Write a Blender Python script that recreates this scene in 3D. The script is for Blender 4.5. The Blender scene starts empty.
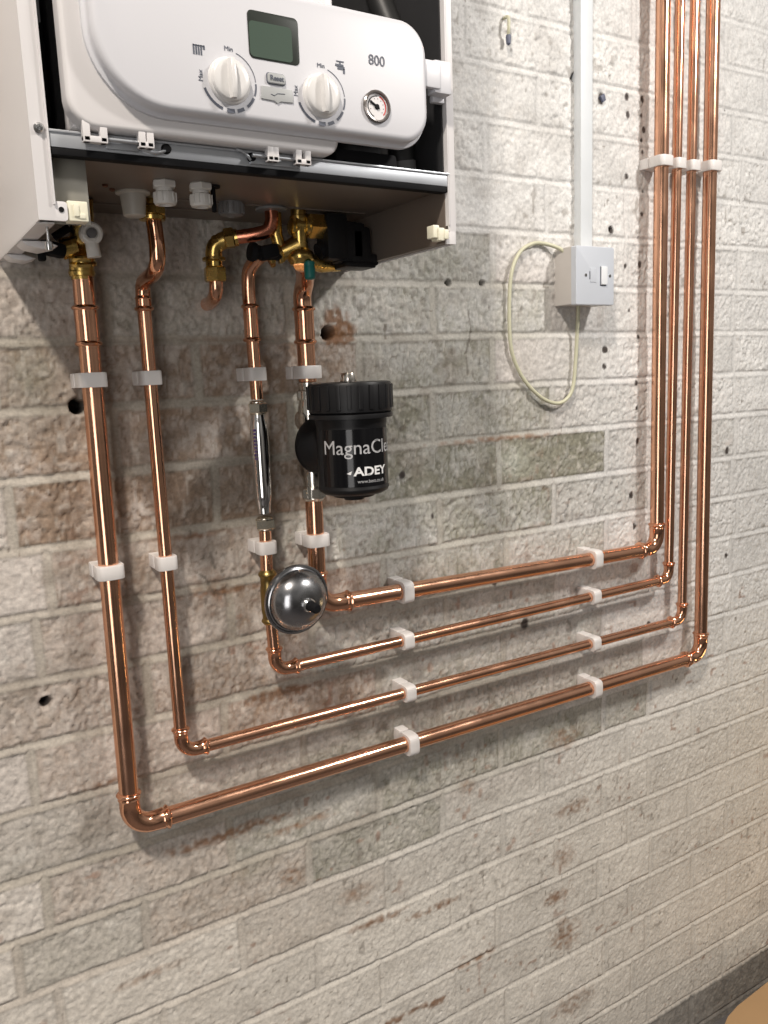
import bpy, bmesh, math, random
import numpy as np
from mathutils import Vector, Matrix
random.seed(7)
PI = math.pi
SC = bpy.context.scene
COL = SC.collection

# ------------------------------------------------------------------ helpers
def tag(o, label=None, cat=None, group=None, kind=None):
    if label: o['label'] = label
    if cat: o['category'] = cat
    if group: o['group'] = group
    if kind: o['kind'] = kind
    return o

def thing(name, label, cat, loc, group=None):
    o = bpy.data.objects.new(name, None)
    o.empty_display_size = .02
    COL.objects.link(o)
    o.location = loc
    return tag(o, label, cat, group)

def V(*a): return Vector(a)

def frame(axis):
    a = Vector(axis).normalized()
    h = Vector((0, 0, 1)) if abs(a.z) < .9 else Vector((0, 1, 0))
    u = h.cross(a).normalized()
    return u, a.cross(u).normalized(), a

class MB:
    """collects shapes into one mesh"""
    def __init__(s): s.v = []; s.f = []; s.m = []; s.mi = 0; s.sm = []; s.smooth = True
    def add(s, vs, fs):
        n = len(s.v); s.v += [Vector(q) for q in vs]
        for f in fs:
            s.f.append([i + n for i in f]); s.m.append(s.mi); s.sm.append(s.smooth)
        return s
    def rings(s, rings, cap0=True, cap1=True, closed=False):
        n = len(rings[0]); vs = [q for r in rings for q in r]; fs = []
        for i in range(len(rings) - (0 if closed else 1)):
            a = i * n; b = ((i + 1) % len(rings)) * n
            for j in range(n):
                k = (j + 1) % n
                fs.append([a + j, a + k, b + k, b + j])
        if cap0 and not closed: fs.append(list(range(n))[::-1])
        if cap1 and not closed: fs.append([(len(rings) - 1) * n + j for j in range(n)])
        return s.add(vs, fs)
    def lathe(s, prof, o=(0, 0, 0), axis=(0, 0, 1), seg=32, cap=True):
        u, w, a = frame(axis); o = Vector(o); R = []
        for (r, t) in prof:
            r = max(r, 1e-5)
            R.append([o + a * t + (u * math.cos(2 * PI * j / seg) + w * math.sin(2 * PI * j / seg)) * r for j in range(seg)])
        return s.rings(R, cap, cap)
    def hexa(s, o, axis, r, h, ch=.0012, rot=0):
        u, w, a = frame(axis); o = Vector(o)
        def ring(rr, t): return [o + a * t + (u * math.cos(PI * j / 3 + rot) + w * math.sin(PI * j / 3 + rot)) * rr for j in range(6)]
        sm = s.smooth; s.smooth = False
        s.rings([ring(r - ch, 0), ring(r, ch), ring(r, h - ch), ring(r - ch, h)]); s.smooth = sm
        return s
    def tube(s, pts, r, seg=20, cap=True):
        pts = [Vector(q) for q in pts]
        rad = r if isinstance(r, (list, tuple)) else [r] * len(pts)
        T = []
        for i in range(len(pts)):
            a = pts[max(i - 1, 0)]; b = pts[min(i + 1, len(pts) - 1)]
            T.append((b - a).normalized())
        u, w, _ = frame(T[0]); R = []
        for i, q in enumerate(pts):
            u = (u - T[i] * u.dot(T[i])).normalized(); w = T[i].cross(u)
            R.append([q + (u * math.cos(2 * PI * j / seg) + w * math.sin(2 * PI * j / seg)) * rad[i] for j in range(seg)])
        return s.rings(R, cap, cap)
    def box(s, lo, hi, b=.001, R=None, c=None):
        """box with all edges bevelled"""
        lo = Vector(lo); hi = Vector(hi); b = min(b, *[(hi[i] - lo[i]) * .45 for i in range(3)])
        bm = bmesh.new(); bmesh.ops.create_cube(bm, size=1)
        for q in bm.verts: q.co = Vector([lo[i] + (q.co[i] + .5) * (hi[i] - lo[i]) for i in range(3)])
        if b > 0: bmesh.ops.bevel(bm, geom=bm.edges[:], offset=b, segments=2, affect='EDGES', profile=.6)
        if R is not None:
            c = Vector(c) if c else (lo + hi) / 2
            for q in bm.verts: q.co = c + R @ (q.co - c)
        bm.verts.index_update()
        sm = s.smooth; s.smooth = False
        s.add([q.co.copy() for q in bm.verts], [[q.index for q in f.verts] for f in bm.faces]); s.smooth = sm
        bm.free(); return s
    def prism(s, pts, y0, y1, bev=.0, seg=3):
        """outline in x,z extruded from y0 (rear) to y1 (front, smaller y) with a rounded front edge"""
        n = len(pts); cx = sum(p[0] for p in pts) / n; cz = sum(p[1] for p in pts) / n
        def inset(d):
            out = []
            for i in range(n):
                a = Vector(pts[i - 1]); q = Vector(pts[i]); c = Vector(pts[(i + 1) % n])
                t1 = (q - a).normalized(); t2 = (c - q).normalized()
                n1 = Vector((-t1.y, t1.x)); n2 = Vector((-t2.y, t2.x))
                m = (n1 + n2); m = m.normalized() if m.length > 1e-6 else n1
                k = d / max(m.dot(n1), .5)
                out.append(q + m * k)
            return out
        area = sum(pts[i - 1][0] * pts[i][1] - pts[i][0] * pts[i - 1][1] for i in range(n))
        sg = 1 if area > 0 else -1
        R = [[(p[0], y0, p[1]) for p in pts]]
        if bev > 0:
            for k in range(seg + 1):
                a = k / seg * PI / 2
                o = inset(sg * bev * (1 - math.cos(a)))
                R.append([(p[0], y1 + bev * (1 - math.sin(a)), p[1]) for p in o])
        else:
            R.append([(p[0], y1, p[1]) for p in pts])
        return s.rings(R)
    def build(s, name, mats, parent=None, auto=None):
        me = bpy.data.meshes.new(name)
        loc = Vector((0, 0, 0))
        if parent is not None:
            p = parent
            while p is not None: loc += p.location; p = p.parent
        if parent is None and s.v:
            xs = [q.x for q in s.v]; ys = [q.y for q in s.v]; zs = [q.z for q in s.v]
            loc = Vector(((min(xs) + max(xs)) / 2, max(ys), min(zs)))
        me.from_pydata([tuple(q - loc) for q in s.v], [], s.f)
        if not isinstance(mats, (list, tuple)): mats = [mats]
        for m in mats: me.materials.append(m)
        me.polygons.foreach_set('material_index', s.m)
        me.polygons.foreach_set('use_smooth', s.sm)
        bm = bmesh.new(); bm.from_mesh(me); bmesh.ops.recalc_face_normals(bm, faces=bm.faces[:])
        bm.to_mesh(me); bm.free()
        try: me.set_sharp_from_angle(angle=math.radians(auto or 38))
        except Exception: pass
        me.update()
        o = bpy.data.objects.new(name, me); COL.objects.link(o)
        if parent is None: o.location = loc
        else: o.parent = parent
        return o

def rrect(x0, z0, x1, z1, r, n=6):
    r = r if isinstance(r, (list, tuple)) else [r] * 4     # BL, BR, TR, TL
    out = []
    for (cx, cz, a, rr) in ((x0 + r[0], z0 + r[0], PI, r[0]), (x1 - r[1], z0 + r[1], 1.5 * PI, r[1]), (x1 - r[2], z1 - r[2], 0, r[2]), (x0 + r[3], z1 - r[3], .5 * PI, r[3])):
        for k in range(n + 1):
            t = a + k / n * PI / 2
            out.append((cx + rr * math.cos(t), cz + rr * math.sin(t)))
    return out

def smooth_path(pts, n=8):
    """Catmull-Rom through the points"""
    P = [Vector(q) for q in pts]; out = []
    for i in range(len(P) - 1):
        a = P[i - 1] if i else P[0] * 2 - P[1]; b = P[i]; c = P[i + 1]; d = P[i + 2] if i + 2 < len(P) else P[-1] * 2 - P[-2]
        for k in range(n):
            t = k / n
            out.append(.5 * ((2 * b) + (c - a) * t + (2 * a - 5 * b + 4 * c - d) * t * t + (3 * b - a - 3 * c + d) * t ** 3))
    out.append(P[-1]); return out

def text_mesh(txt, size, depth=.0003, align='CENTER', bold=0.0, spacing=1.0):
    cu = bpy.data.curves.new('lettering', 'FONT'); cu.body = txt; cu.size = size
    cu.align_x = align; cu.align_y = 'CENTER'; cu.extrude = depth; cu.resolution_u = 4; cu.offset = bold; cu.space_character = spacing
    o = bpy.data.objects.new('lettering', cu); COL.objects.link(o)
    dg = bpy.context.evaluated_depsgraph_get(); dg.update()
    me = bpy.data.meshes.new_from_object(o.evaluated_get(dg))
    vs = [v.co.copy() for v in me.vertices]; fs = [list(p.vertices) for p in me.polygons]
    bpy.data.objects.remove(o); bpy.data.curves.remove(cu); bpy.data.meshes.remove(me)
    return vs, fs

# ------------------------------------------------------------------ materials
def mat(name, col, rough=.5, metal=0, spec=.5, bump=0, bscale=200, var=0, vscale=30, coat=0, trans=0, sss=0, rvar=0):
    m = bpy.data.materials.new(name); m.use_nodes = True
    nt = m.node_tree; b = nt.nodes['Principled BSDF']
    b.inputs['Base Color'].default_value = (*col, 1); b.inputs['Roughness'].default_value = rough
    b.inputs['Metallic'].default_value = metal; b.inputs['Specular IOR Level'].default_value = spec
    b.inputs['Coat Weight'].default_value = coat
    b.inputs['Transmission Weight'].default_value = trans
    if sss:
        b.inputs['Subsurface Weight'].default_value = sss; b.inputs['Subsurface Radius'].default_value = (.004, .004, .004); b.inputs['Subsurface Scale'].default_value = 1
    tc = nt.nodes.new('ShaderNodeTexCoord')
    if var or rvar:
        n = nt.nodes.new('ShaderNodeTexNoise'); n.inputs['Scale'].default_value = vscale; n.inputs['Detail'].default_value = 5
        nt.links.new(tc.outputs['Object'], n.inputs['Vector'])
        if var:
            r = nt.nodes.new('ShaderNodeMix'); r.data_type = 'RGBA'
            r.inputs[6].default_value = (*[c * (1 - var) for c in col], 1); r.inputs[7].default_value = (*[min(1, c * (1 + var)) for c in col], 1)
            nt.links.new(n.outputs['Fac'], r.inputs[0]); nt.links.new(r.outputs[2], b.inputs['Base Color'])
        if rvar:
            q = nt.nodes.new('ShaderNodeMapRange'); q.inputs['From Min'].default_value = .35; q.inputs['From Max'].default_value = .65
            q.inputs['To Min'].default_value = max(rough - rvar, .02); q.inputs['To Max'].default_value = rough + rvar
            nt.links.new(n.outputs['Fac'], q.inputs['Value']); nt.links.new(q.outputs[0], b.inputs['Roughness'])
    if bump:
        n2 = nt.nodes.new('ShaderNodeTexNoise'); n2.inputs['Scale'].default_value = bscale; n2.inputs['Detail'].default_value = 3
        nt.links.new(tc.outputs['Object'], n2.inputs['Vector'])
        bp = nt.nodes.new('ShaderNodeBump'); bp.inputs['Strength'].default_value = bump; bp.inputs['Distance'].default_value = .001
        nt.links.new(n2.outputs['Fac'], bp.inputs['Height']); nt.links.new(bp.outputs[0], b.inputs['Normal'])
    return m

M = dict(
    copper=mat('polished_copper', (.83, .46, .30), .20, 1, var=.10, vscale=22, rvar=.05, bump=.05, bscale=60),
    copper_dark=mat('heated_copper', (.62, .24, .15), .25, 1, var=.2, vscale=60, rvar=.06),
    fitting=mat('copper_fitting', (.82, .44, .28), .13, 1, var=.12, vscale=60, rvar=.04, bump=.12, bscale=90),
    brass=mat('brass', (.62, .43, .14), .26, 1, var=.18, vscale=70, rvar=.06),
    brass_light=mat('nut_brass', (.78, .73, .62), .24, 1, var=.08, vscale=60),
    chrome=mat('chrome', (.82, .81, .80), .07, 1),
    nickel=mat('nickel_plate', (.72, .68, .62), .2, 1, var=.08, vscale=60),
    steel=mat('steel', (.55, .55, .55), .25, 1, var=.08, vscale=40),
    brushed=mat('brushed_steel', (.36, .36, .37), .24, 1, var=.06, vscale=40, rvar=.05),
    galv=mat('galvanised_rail', (.50, .52, .55), .45, .8, var=.1, vscale=50),
    clip=mat('white_nylon', (.68, .65, .63), .45, sss=.25),
    enamel=mat('white_enamel', (.70, .68, .68), .35, bump=.03, bscale=400),
    fascia=mat('white_fascia_plastic', (.60, .60, .63), .4, bump=.03, bscale=700),
    cover=mat('white_cover_plastic', (.66, .64, .64), .42),
    knob=mat('knob_plastic', (.68, .67, .66), .3),
    grey_print=mat('grey_print', (.09, .10, .13), .5),
    button=mat('grey_button', (.38, .39, .39), .4),
    lcd=mat('lcd_green', (.060, .088, .068), .35, spec=.2),
    lcd_dark=mat('lcd_surround', (.03, .035, .03), .4, spec=.2),
    tray=mat('tray_metal', (.19, .155, .13), .42, .3, var=.08, vscale=15),
    innerpanel=mat('inner_steel', (.25, .24, .21), .5, .3),
    black=mat('black_plastic', (.008, .008, .009), .42, spec=.3, bump=.04, bscale=500),
    blackgloss=mat('black_gloss_label', (.005, .005, .006), .12, spec=.4),
    blackmatte=mat('black_matte', (.007, .007, .008), .7, spec=.15),
    darkin=mat('boiler_inside', (.03, .03, .032), .5),
    hose=mat('black_hose', (.02, .02, .02), .45),
    greyband=mat('grey_band', (.16, .16, .16), .5),
    cream=mat('cream_plastic', (.78, .75, .60), .4, sss=.15),
    whiteplug=mat('white_plug', (.82, .79, .74), .4),
    gland=mat('gland_plastic', (.62, .60, .57), .45),
    grommet=mat('translucent_grommet', (.50, .47, .42), .35, sss=.2),
    greyknob=mat('grey_knob', (.17, .165, .165), .45),
    print_white=mat('label_white', (.75, .75, .75), .5),
    print_grey=mat('label_grey', (.42, .42, .43), .35),
    red=mat('red_plastic', (.55, .03, .02), .4),
    brassdark=mat('tarnished_brass', (.34, .24, .09), .32, 1, var=.2, vscale=70),
    teal=mat('teal_cap', (.01, .16, .14), .4),
    switch=mat('switch_plastic', (.53, .56, .61), .35, var=.03, vscale=40),
    switchbox=mat('pattress_plastic', (.52, .49, .46), .4, var=.05, vscale=40),
    rocker=mat('rocker_plastic', (.74, .76, .78), .3),
    conduit=mat('painted_conduit', (.66, .69, .71), .45, var=.08, vscale=25),
    cable=mat('cream_cable', (.52, .51, .37), .45, var=.06, vscale=50),
    purple=mat('purple_print', (.12, .05, .25), .4),
    gauge=mat('gauge_face', (.72, .70, .70), .3),
    gaugering=mat('gauge_ring', (.20, .18, .17), .2, .6),
    wood=mat('tan_wood', (.40, .25, .125), .5, var=.12, vscale=12),
    concrete=mat('floor_concrete', (.13, .12, .12), .8, var=.3, vscale=9, bump=.3, bscale=60),
    rust=mat('rusty_iron', (.16, .07, .04), .8, var=.3, vscale=100),
    plugblue=mat('blue_wall_plug', (.10, .11, .16), .5),
)

# ------------------------------------------------------------------ the brick wall
ZJ = {-9: .6592, -8: .5883, -7: .5185, -6: .4464, -5: .3727, -4: .298, -3: .223, -2: .1524, -1: .0799, 0: .0069, 1: -.069, 2: -.1418, 3: -.2167, 4: -.2901, 5: -.3637, 6: -.4443, 7: -.5164, 8: -.5877, 9: -.6704, 10: -.7474, 11: -.826, 12: -.9044, 13: -.981, 14: -1.0563, 15: -1.1378, 16: -1.2173}
XJ = {-9: [.97], -8: [1.077], -7: [.556], -6: [.459, 1.023], -5: [.57, .735], -4: [.467, .736, 1.02], -3: [.362, .57], -2: [.021, .463, .686, 1.015], -1: [.357, .579],
      0: [-.196, .034, .473, .696, 1.023], 1: [-.165, .362, .58], 2: [-.184, .265, .482, .695, 1.039], 3: [.15, .37, .585], 4: [-.204, .475, .691, 1.032], 5: [.13, .352, .572],
      6: [-.204, .242, .466, .692, .804, 1.03], 7: [-.241, -.096, .127, .352, .752, .925, 1.147], 8: [-.204, .025, .251, .469, .693, .807, 1.034],
      9: [.133, .366, .583, .759, .921, 1.143], 10: [.237, .454, .682, .815, 1.032], 11: [.373, .605, .761, .936], 12: [.472, .695, .805, 1.046], 13: [.769, .941, 1.162], 14: [.816, 1.039], 15: [.939, 1.166]}
for k in range(-16, -9): ZJ[k] = .6592 + .0715 * (-9 - k)
for k in range(17, 19): ZJ[k] = -1.2173 - .075 * (k - 16)
LB = .2190
rows = {}
for k in range(-16, 18):
    js = list(XJ.get(k, [.46 if k % 2 == 0 else .57]))
    full = [js[0]]
    for a, b in zip(js, js[1:]):
        n = max(1, round((b - a) / LB))
        for i in range(1, n + 1): full.append(a + (b - a) * i / n)
    while full[0] > -2.2: full.insert(0, full[0] - LB)
    while full[-1] < 3.2: full.append(full[-1] + LB)
    rows[k] = np.array(full)

rng = np.random.default_rng(11)
def vnoise(x, z, sx, sz, seed):
    """smooth value noise with cell size sx, sz, range -1..1"""
    r = np.random.default_rng(seed); T = r.uniform(-1, 1, (512, 512))
    gx = x / sx + 100.37; gz = z / sz + 200.71
    ix = np.floor(gx).astype(int); iz = np.floor(gz).astype(int)
    fx = gx - ix; fz = gz - iz; fx = fx * fx * (3 - 2 * fx); fz = fz * fz * (3 - 2 * fz)
    a = T[ix % 512, iz % 512]; b = T[(ix + 1) % 512, iz % 512]; c = T[ix % 512, (iz + 1) % 512]; d = T[(ix + 1) % 512, (iz + 1) % 512]
    return (a * (1 - fx) + b * fx) * (1 - fz) + (c * (1 - fx) + d * fx) * fz

STEP = .0020
xs = np.concatenate([np.linspace(-2.0, -.30, 86)[:-1], np.arange(-.30, 1.26, STEP), np.linspace(1.26, 2.9, 100)[1:]])
zs = np.concatenate([np.array([-1.235]), np.arange(-1.23, .70, STEP), np.linspace(.70, 1.15, 40)[1:]])
X, Z = np.meshgrid(xs, zs)
# wobble the joints a little
Zw = Z + .0018 * vnoise(X, Z, .16, .4, 1) + .0004 * vnoise(X, Z, .03, .05, 2)
Xw = X + .0012 * vnoise(X, Z, .3, .06, 3) + .0005 * vnoise(X, Z, .04, .02, 4)
ks = sorted(ZJ); zb = np.array([ZJ[k] for k in ks])            # descending
idx = np.clip(len(zb) - 1 - np.searchsorted(zb[::-1], Zw), 0, len(zb) - 2)   # row index: zb[idx] > z > zb[idx+1]
idx = np.clip(idx, 0, len(zb) - 2)
kk = np.array(ks)[idx]
dtop = zb[idx] - Zw; dbot = Zw - zb[idx + 1]
bid = np.zeros(X.shape, int); dvl = np.zeros(X.shape); dvr = np.zeros(X.shape)
for k in rows:
    msk = kk == k
    if not msk.any(): continue
    R = rows[k]; xx = Xw[msk]; i = np.clip(np.searchsorted(R, xx) - 1, 0, len(R) - 2)
    bid[msk] = (k + 20) * 64 + i
    dvl[msk] = xx - R[i]; dvr[msk] = R[i + 1] - xx
dv = np.minimum(dvl, dvr); dh = np.minimum(dtop, dbot); d = np.minimum(dv, dh)
wob = .0008 * vnoise(X, Z, .012, .012, 5)
def sstep(a, b, t):
    t = np.clip((t - a) / (b - a), 0, 1); return t * t * (3 - 2 * t)
face = sstep(.0038, .0072, d + wob)                       # 1 on the brick face, 0 in the joint
br = np.random.default_rng(5)
bt = br.uniform(0, 1, 64 * 64)[bid]; bt2 = br.uniform(0, 1, 64 * 64)[bid]; bt3 = br.uniform(-1, 1, 64 * 64)[bid]; bt4 = br.uniform(-1, 1, 64 * 64)[bid]
# rough face: drips and pimples of old paint over rustic bricks
n1 = .6 * vnoise(X, Z, .0085, .015, 6) + .4 * vnoise(X, Z, .0045, .007, 16); n2 = vnoise(X, Z, .0055, .009, 7); n3 = vnoise(X, Z, .03, .03, 8); n4 = vnoise(X, Z, .0042, .0042, 9)
groove = sstep(.20, .01, np.abs(n1 + .25 * n2)); amp = (.55 + .75 * bt) * (1 - .68 * sstep(-.30, -.75, Z))
H = face * (.0020 + .0007 * bt3 + .0015 * groove * -amp + .0007 * n2 * amp + .0003 * n3 + .0005 * n4)
cx = .5 * (dvl - dvr)
H += face * bt4 * .003 * (dbot - dtop) * .5               # slightly tilted brick faces
# weather-struck bed joints: set back under the upper brick, flush at the lower one
under = np.where(dtop < dbot, -dtop, dbot)                # signed distance to nearest bed line, + above it
bed = (1 - face) * (dh < dv)
H += bed * (.0026 * sstep(.0045, -.0055, under) + .0006 * n3)
H += (1 - face) * (dh >= dv) * (.0008 + .0006 * n3)
H += .0012 * vnoise(X, Z, .16, .09, 12) + .0004 * vnoise(X, Z, .007, .007, 13)
pits = sstep(.80, .93, vnoise(X, Z, .0085, .0085, 14)) * face * sstep(.1, .6, vnoise(X, Z, .12, .08, 15))
H -= pits * .0022
HOLES = [(-.1162, .0832, .0085, .03), (.1960, .1610, .0080, .035), (-.1827, -.2411, .0055, .02), (.3883, .2261, .0035, .02), (.4478, .2274, .0035, .02), (.624, .5242, .0035, .012), (.700, .3129, .0035, .012)]
hole = np.zeros(X.shape)
for hx, hz, hr, hd in HOLES:
    rr = np.hypot(X - hx, Z - hz) + .0010 * n2
    s_ = sstep(hr + .0015, hr - .0012, rr); H -= s_ * hd; hole = np.maximum(hole, s_)
Y = -H

# paint and dirt, plus some boiler shade put into the albedo
def C3(*c): return np.array(c)[None, None, :]
white = C3(.63, .62, .60); cream = C3(.64, .595, .52); grey = C3(.235, .225, .175); brown = C3(.27, .195, .14); bare = C3(.25, .235, .20); rustc = C3(.21, .105, .05)
col = np.ones(X.shape)[..., None] * white
def mixc(c, f): 
    global col
    f = np.clip(f, 0, 1)[..., None]; col = col * (1 - f) + c * f
mixc(C3(.60, .52, .46), .55 * sstep(.35, -.1, X))
low = sstep(-.25, -.7, Z)
mixc(cream, low * .75)
# bare / worn bricks, brick by brick; brown ones deepened to paint in boiler shade
WORN_SHADED = {}
def worn_shaded(k, x, f, c='g'): 
    i = int(np.clip(np.searchsorted(rows[k], x) - 1, 0, 62)); WORN_SHADED[(k + 20) * 64 + i] = (f, c)
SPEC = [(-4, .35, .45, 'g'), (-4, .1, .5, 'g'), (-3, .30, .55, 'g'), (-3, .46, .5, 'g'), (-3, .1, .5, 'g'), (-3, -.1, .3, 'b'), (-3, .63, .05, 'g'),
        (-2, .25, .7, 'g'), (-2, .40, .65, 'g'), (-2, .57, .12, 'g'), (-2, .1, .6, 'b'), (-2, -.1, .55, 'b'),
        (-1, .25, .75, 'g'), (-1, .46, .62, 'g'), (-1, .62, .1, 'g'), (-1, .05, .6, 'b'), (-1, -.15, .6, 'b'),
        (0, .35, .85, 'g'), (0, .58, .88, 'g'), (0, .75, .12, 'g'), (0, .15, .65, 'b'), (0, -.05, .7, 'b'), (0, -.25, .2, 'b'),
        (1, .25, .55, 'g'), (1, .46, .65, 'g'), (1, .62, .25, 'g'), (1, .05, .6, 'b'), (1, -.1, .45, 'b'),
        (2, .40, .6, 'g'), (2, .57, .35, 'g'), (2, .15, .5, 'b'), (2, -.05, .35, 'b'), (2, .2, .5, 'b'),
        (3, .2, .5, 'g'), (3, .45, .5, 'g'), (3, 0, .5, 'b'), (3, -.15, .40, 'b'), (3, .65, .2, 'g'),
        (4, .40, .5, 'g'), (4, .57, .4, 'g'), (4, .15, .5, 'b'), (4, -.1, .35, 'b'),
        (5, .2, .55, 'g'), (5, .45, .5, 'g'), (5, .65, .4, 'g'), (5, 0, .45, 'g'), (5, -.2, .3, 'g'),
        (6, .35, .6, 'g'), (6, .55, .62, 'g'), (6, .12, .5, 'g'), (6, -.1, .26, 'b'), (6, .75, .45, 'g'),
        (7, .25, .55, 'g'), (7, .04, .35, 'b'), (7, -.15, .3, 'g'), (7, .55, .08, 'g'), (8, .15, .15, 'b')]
for s_ in SPEC: worn_shaded(*s_)
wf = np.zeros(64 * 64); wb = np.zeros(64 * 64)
for b_, (f, c) in WORN_SHADED.items(): wf[b_] = min(1, f * (1.45 if c == 'b' else 1.1)); wb[b_] = c == 'b'
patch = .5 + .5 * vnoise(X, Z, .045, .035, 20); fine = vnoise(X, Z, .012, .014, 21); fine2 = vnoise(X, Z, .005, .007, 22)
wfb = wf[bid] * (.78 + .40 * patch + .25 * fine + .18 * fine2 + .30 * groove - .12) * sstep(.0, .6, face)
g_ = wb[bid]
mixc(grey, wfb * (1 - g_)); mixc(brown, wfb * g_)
# joints keep more paint
# general darker tone between the boiler and the bend of the pipes
joint = 1 - face
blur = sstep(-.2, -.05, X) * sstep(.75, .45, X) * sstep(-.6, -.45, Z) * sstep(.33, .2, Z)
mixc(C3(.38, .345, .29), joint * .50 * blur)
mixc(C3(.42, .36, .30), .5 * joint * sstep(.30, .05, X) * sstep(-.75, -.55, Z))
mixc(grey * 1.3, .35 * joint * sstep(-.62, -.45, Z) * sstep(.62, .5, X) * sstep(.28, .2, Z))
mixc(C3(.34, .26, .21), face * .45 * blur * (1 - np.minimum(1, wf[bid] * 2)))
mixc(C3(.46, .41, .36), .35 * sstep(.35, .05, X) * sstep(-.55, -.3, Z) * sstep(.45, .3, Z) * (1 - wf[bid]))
# per-brick tone
edge = sstep(.0085, .0055, d + wob) * sstep(.0028, .0048, d + wob)      # dark line where brick meets mortar
tone = 1 + .06 * bt3 + .05 * n3 + .06 * fine * (1 - .3 * bt) - .10 * groove * face * amp - .12 * edge - .03 * (1 - face)
col = col * tone[..., None]
# exposed red-brown under chipped paint
chip = sstep(.55, .8, vnoise(X, Z, .011, .009, 23)) * sstep(.15, .55, vnoise(X, Z, .09, .06, 24) + .0) * face
mixc(C3(.27, .15, .10), chip * .62 * sstep(.15, -.3, Z))
dk = sstep(.50, .78, vnoise(X, Z, .0065, .010, 43)) * sstep(-.1, .6, vnoise(X, Z, .07, .045, 44)) * face
mixc(C3(.17, .145, .12), dk * .50)
pale = sstep(.2, .7, vnoise(X, Z, .05, .03, 45)) * face * sstep(.9, .3, X)
mixc(C3(.68, .65, .60), pale * .35 * sstep(-.2, .5, fine + fine2))
# rust streaks: (x, z, half width, half height, strength)
ST = [(.10, -.300, .05, .008, .9), (.02, -.47, .10, .007, .7), (.12, -.49, .05, .006, .5), (-.12, -.355, .05, .005, .4), (.33, -.70, .05, .006, .7), (.23, -.68, .05, .006, .5), (.20, -.625, .03, .012, .35),
      (.10, -.56, .02, .015, .4), (.41, -.82, .05, .006, .6), (.27, -.855, .05, .006, .8), (.33, -.86, .02, .006, .9), (.40, -.52, .015, .01, .35), (.60, -.50, .04, .02, .35), (.62, -.63, .04, .012, .45), (.60, -.71, .03, .02, .35), (.58, -.78, .03, .01, .6), (.60, -.86, .035, .03, .5),
      (.27, -.93, .06, .008, .5), (.45, -1.0, .06, .008, .45), (.62, -1.0, .05, .02, .4), (.209, .172, .020, .018, 1.3), (.220, .160, .018, .014, 1.2), (.200, .155, .012, .01, 1.0), (.48, .005, .14, .004, .5), (.05, -.15, .09, .004, .5), (.06, .155, .1, .004, .2),
      (-.10, -.12, .04, .004, .4), (0.0, -.075, .06, .004, .45), (.02, -.145, .03, .03, .3), (.68, .2, .008, .05, .12), (-.1, -.62, .05, .006, .3)]
for sx, sz, w, h, s_ in ST:
    q = np.exp(-(((X - sx) / w) ** 2) * 1.2 - ((Z - sz + .002 * n3) / h) ** 2) * (1 + .9 * vnoise(X, Z, .006, .005, 30))
    mixc(rustc, np.clip(q * s_ * 1.3 * sstep(.12, .45, q), 0, .85))
# green-grey damp blotches
for sx, sz, w, h, s_ in [(.50, -.03, .03, .02, -.5), (.42, -.11, .05, .02, .25), (.62, -.04, .02, .05, .3), (-.16, .12, .03, .04, .5), (-.15, .25, .03, .02, .25), (.05, -.53, .03, .012, .4), (.37, .25, .05, .03, .3)]:
    q = np.exp(-((X - sx) / w) ** 2 - ((Z - sz) / h) ** 2) * (1 + .4 * n1)
    mixc(C3(.17, .17, .12) if s_ > 0 else C3(.5, .52, .45), q * abs(s_))
# soft dark mottling of damp and old dirt, strongest around the pipe runs
mot = sstep(-.05, .75, .6 * vnoise(X, Z, .060, .035, 40) + .4 * vnoise(X, Z, .022, .018, 41))
mixc(C3(.20, .165, .13), mot * (.16 + .26 * sstep(.6, .3, X) * sstep(-.62, -.4, Z)) * sstep(.9, .55, X + .1 * n3))
pim = sstep(.35, .8, n2) * face
mixc(C3(.66, .62, .56), pim * .30 * np.minimum(1, wf[bid] + .25))
# chips and specks
spk = sstep(.80, .92, vnoise(X, Z, .005, .006, 31)) * sstep(.0, .5, vnoise(X, Z, .1, .1, 32))
mixc(C3(.18, .15, .12), spk * .75)
for sx, sz, r in [(.680, .5015, .006), (.700, .3129, .004), (.624, .5242, .005), (.735, .512, .004), (.738, .485, .0035), (.772, .435, .004), (.736, .395, .003), (1.04, .425, .004), (1.0, -.055, .004), (1.01, -.25, .0045), (.735, .26, .003), (.735, .06, .003), (.3, -.03, .004), (.755, -.11, .0035), (.80, -.34, .004), (.97, .52, .002), (.46, -.21, .004), (.52, -.285, .007), (.35, -.095, .0035), (.770, .512, .0045), (.768, .488, .003), (.775, .468, .003), (.770, .452, .0035), (.774, .375, .0035), (.771, .34, .003), (.763, .305, .003), (.768, .262, .004), (.745, .19, .003), (.766, .15, .003), (.762, .075, .0035), (.764, .035, .003), (.768, -.02, .0035), (.762, -.165, .003), (.69, .13, .004), (.688, .105, .003)]:
    mixc(C3(.06, .05, .045), sstep(r * 1.3, r * .7, np.hypot(X - sx, (Z - sz) * .8) + .003 * fine))
for pts_ in [[(.42, .19), (.425, .16), (.415, .13), (.418, .10)], [(.0, -.12), (.012, -.13), (.02, -.15), (.035, -.155)], [(.02, -.10), (.025, -.12)]]:
    for (ax, az), (bx, bz) in zip(pts_, pts_[1:]):
        t = np.clip(((X - ax) * (bx - ax) + (Z - az) * (bz - az)) / ((bx - ax) ** 2 + (bz - az) ** 2), 0, 1)
        mixc(C3(.12, .10, .08), .6 * sstep(.0022, .0008, np.hypot(X - ax - t * (bx - ax), Z - az - t * (bz - az)) + .0008 * n2))
# the lowest courses were never painted
mixc(C3(.12, .115, .11), sstep(ZJ[15] + .003, ZJ[15] - .004, Zw + .002 * n2) * (.72 + .12 * fine))
mixc(C3(.012, .01, .01), hole)
col = np.clip(col, .004, .9)

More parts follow.
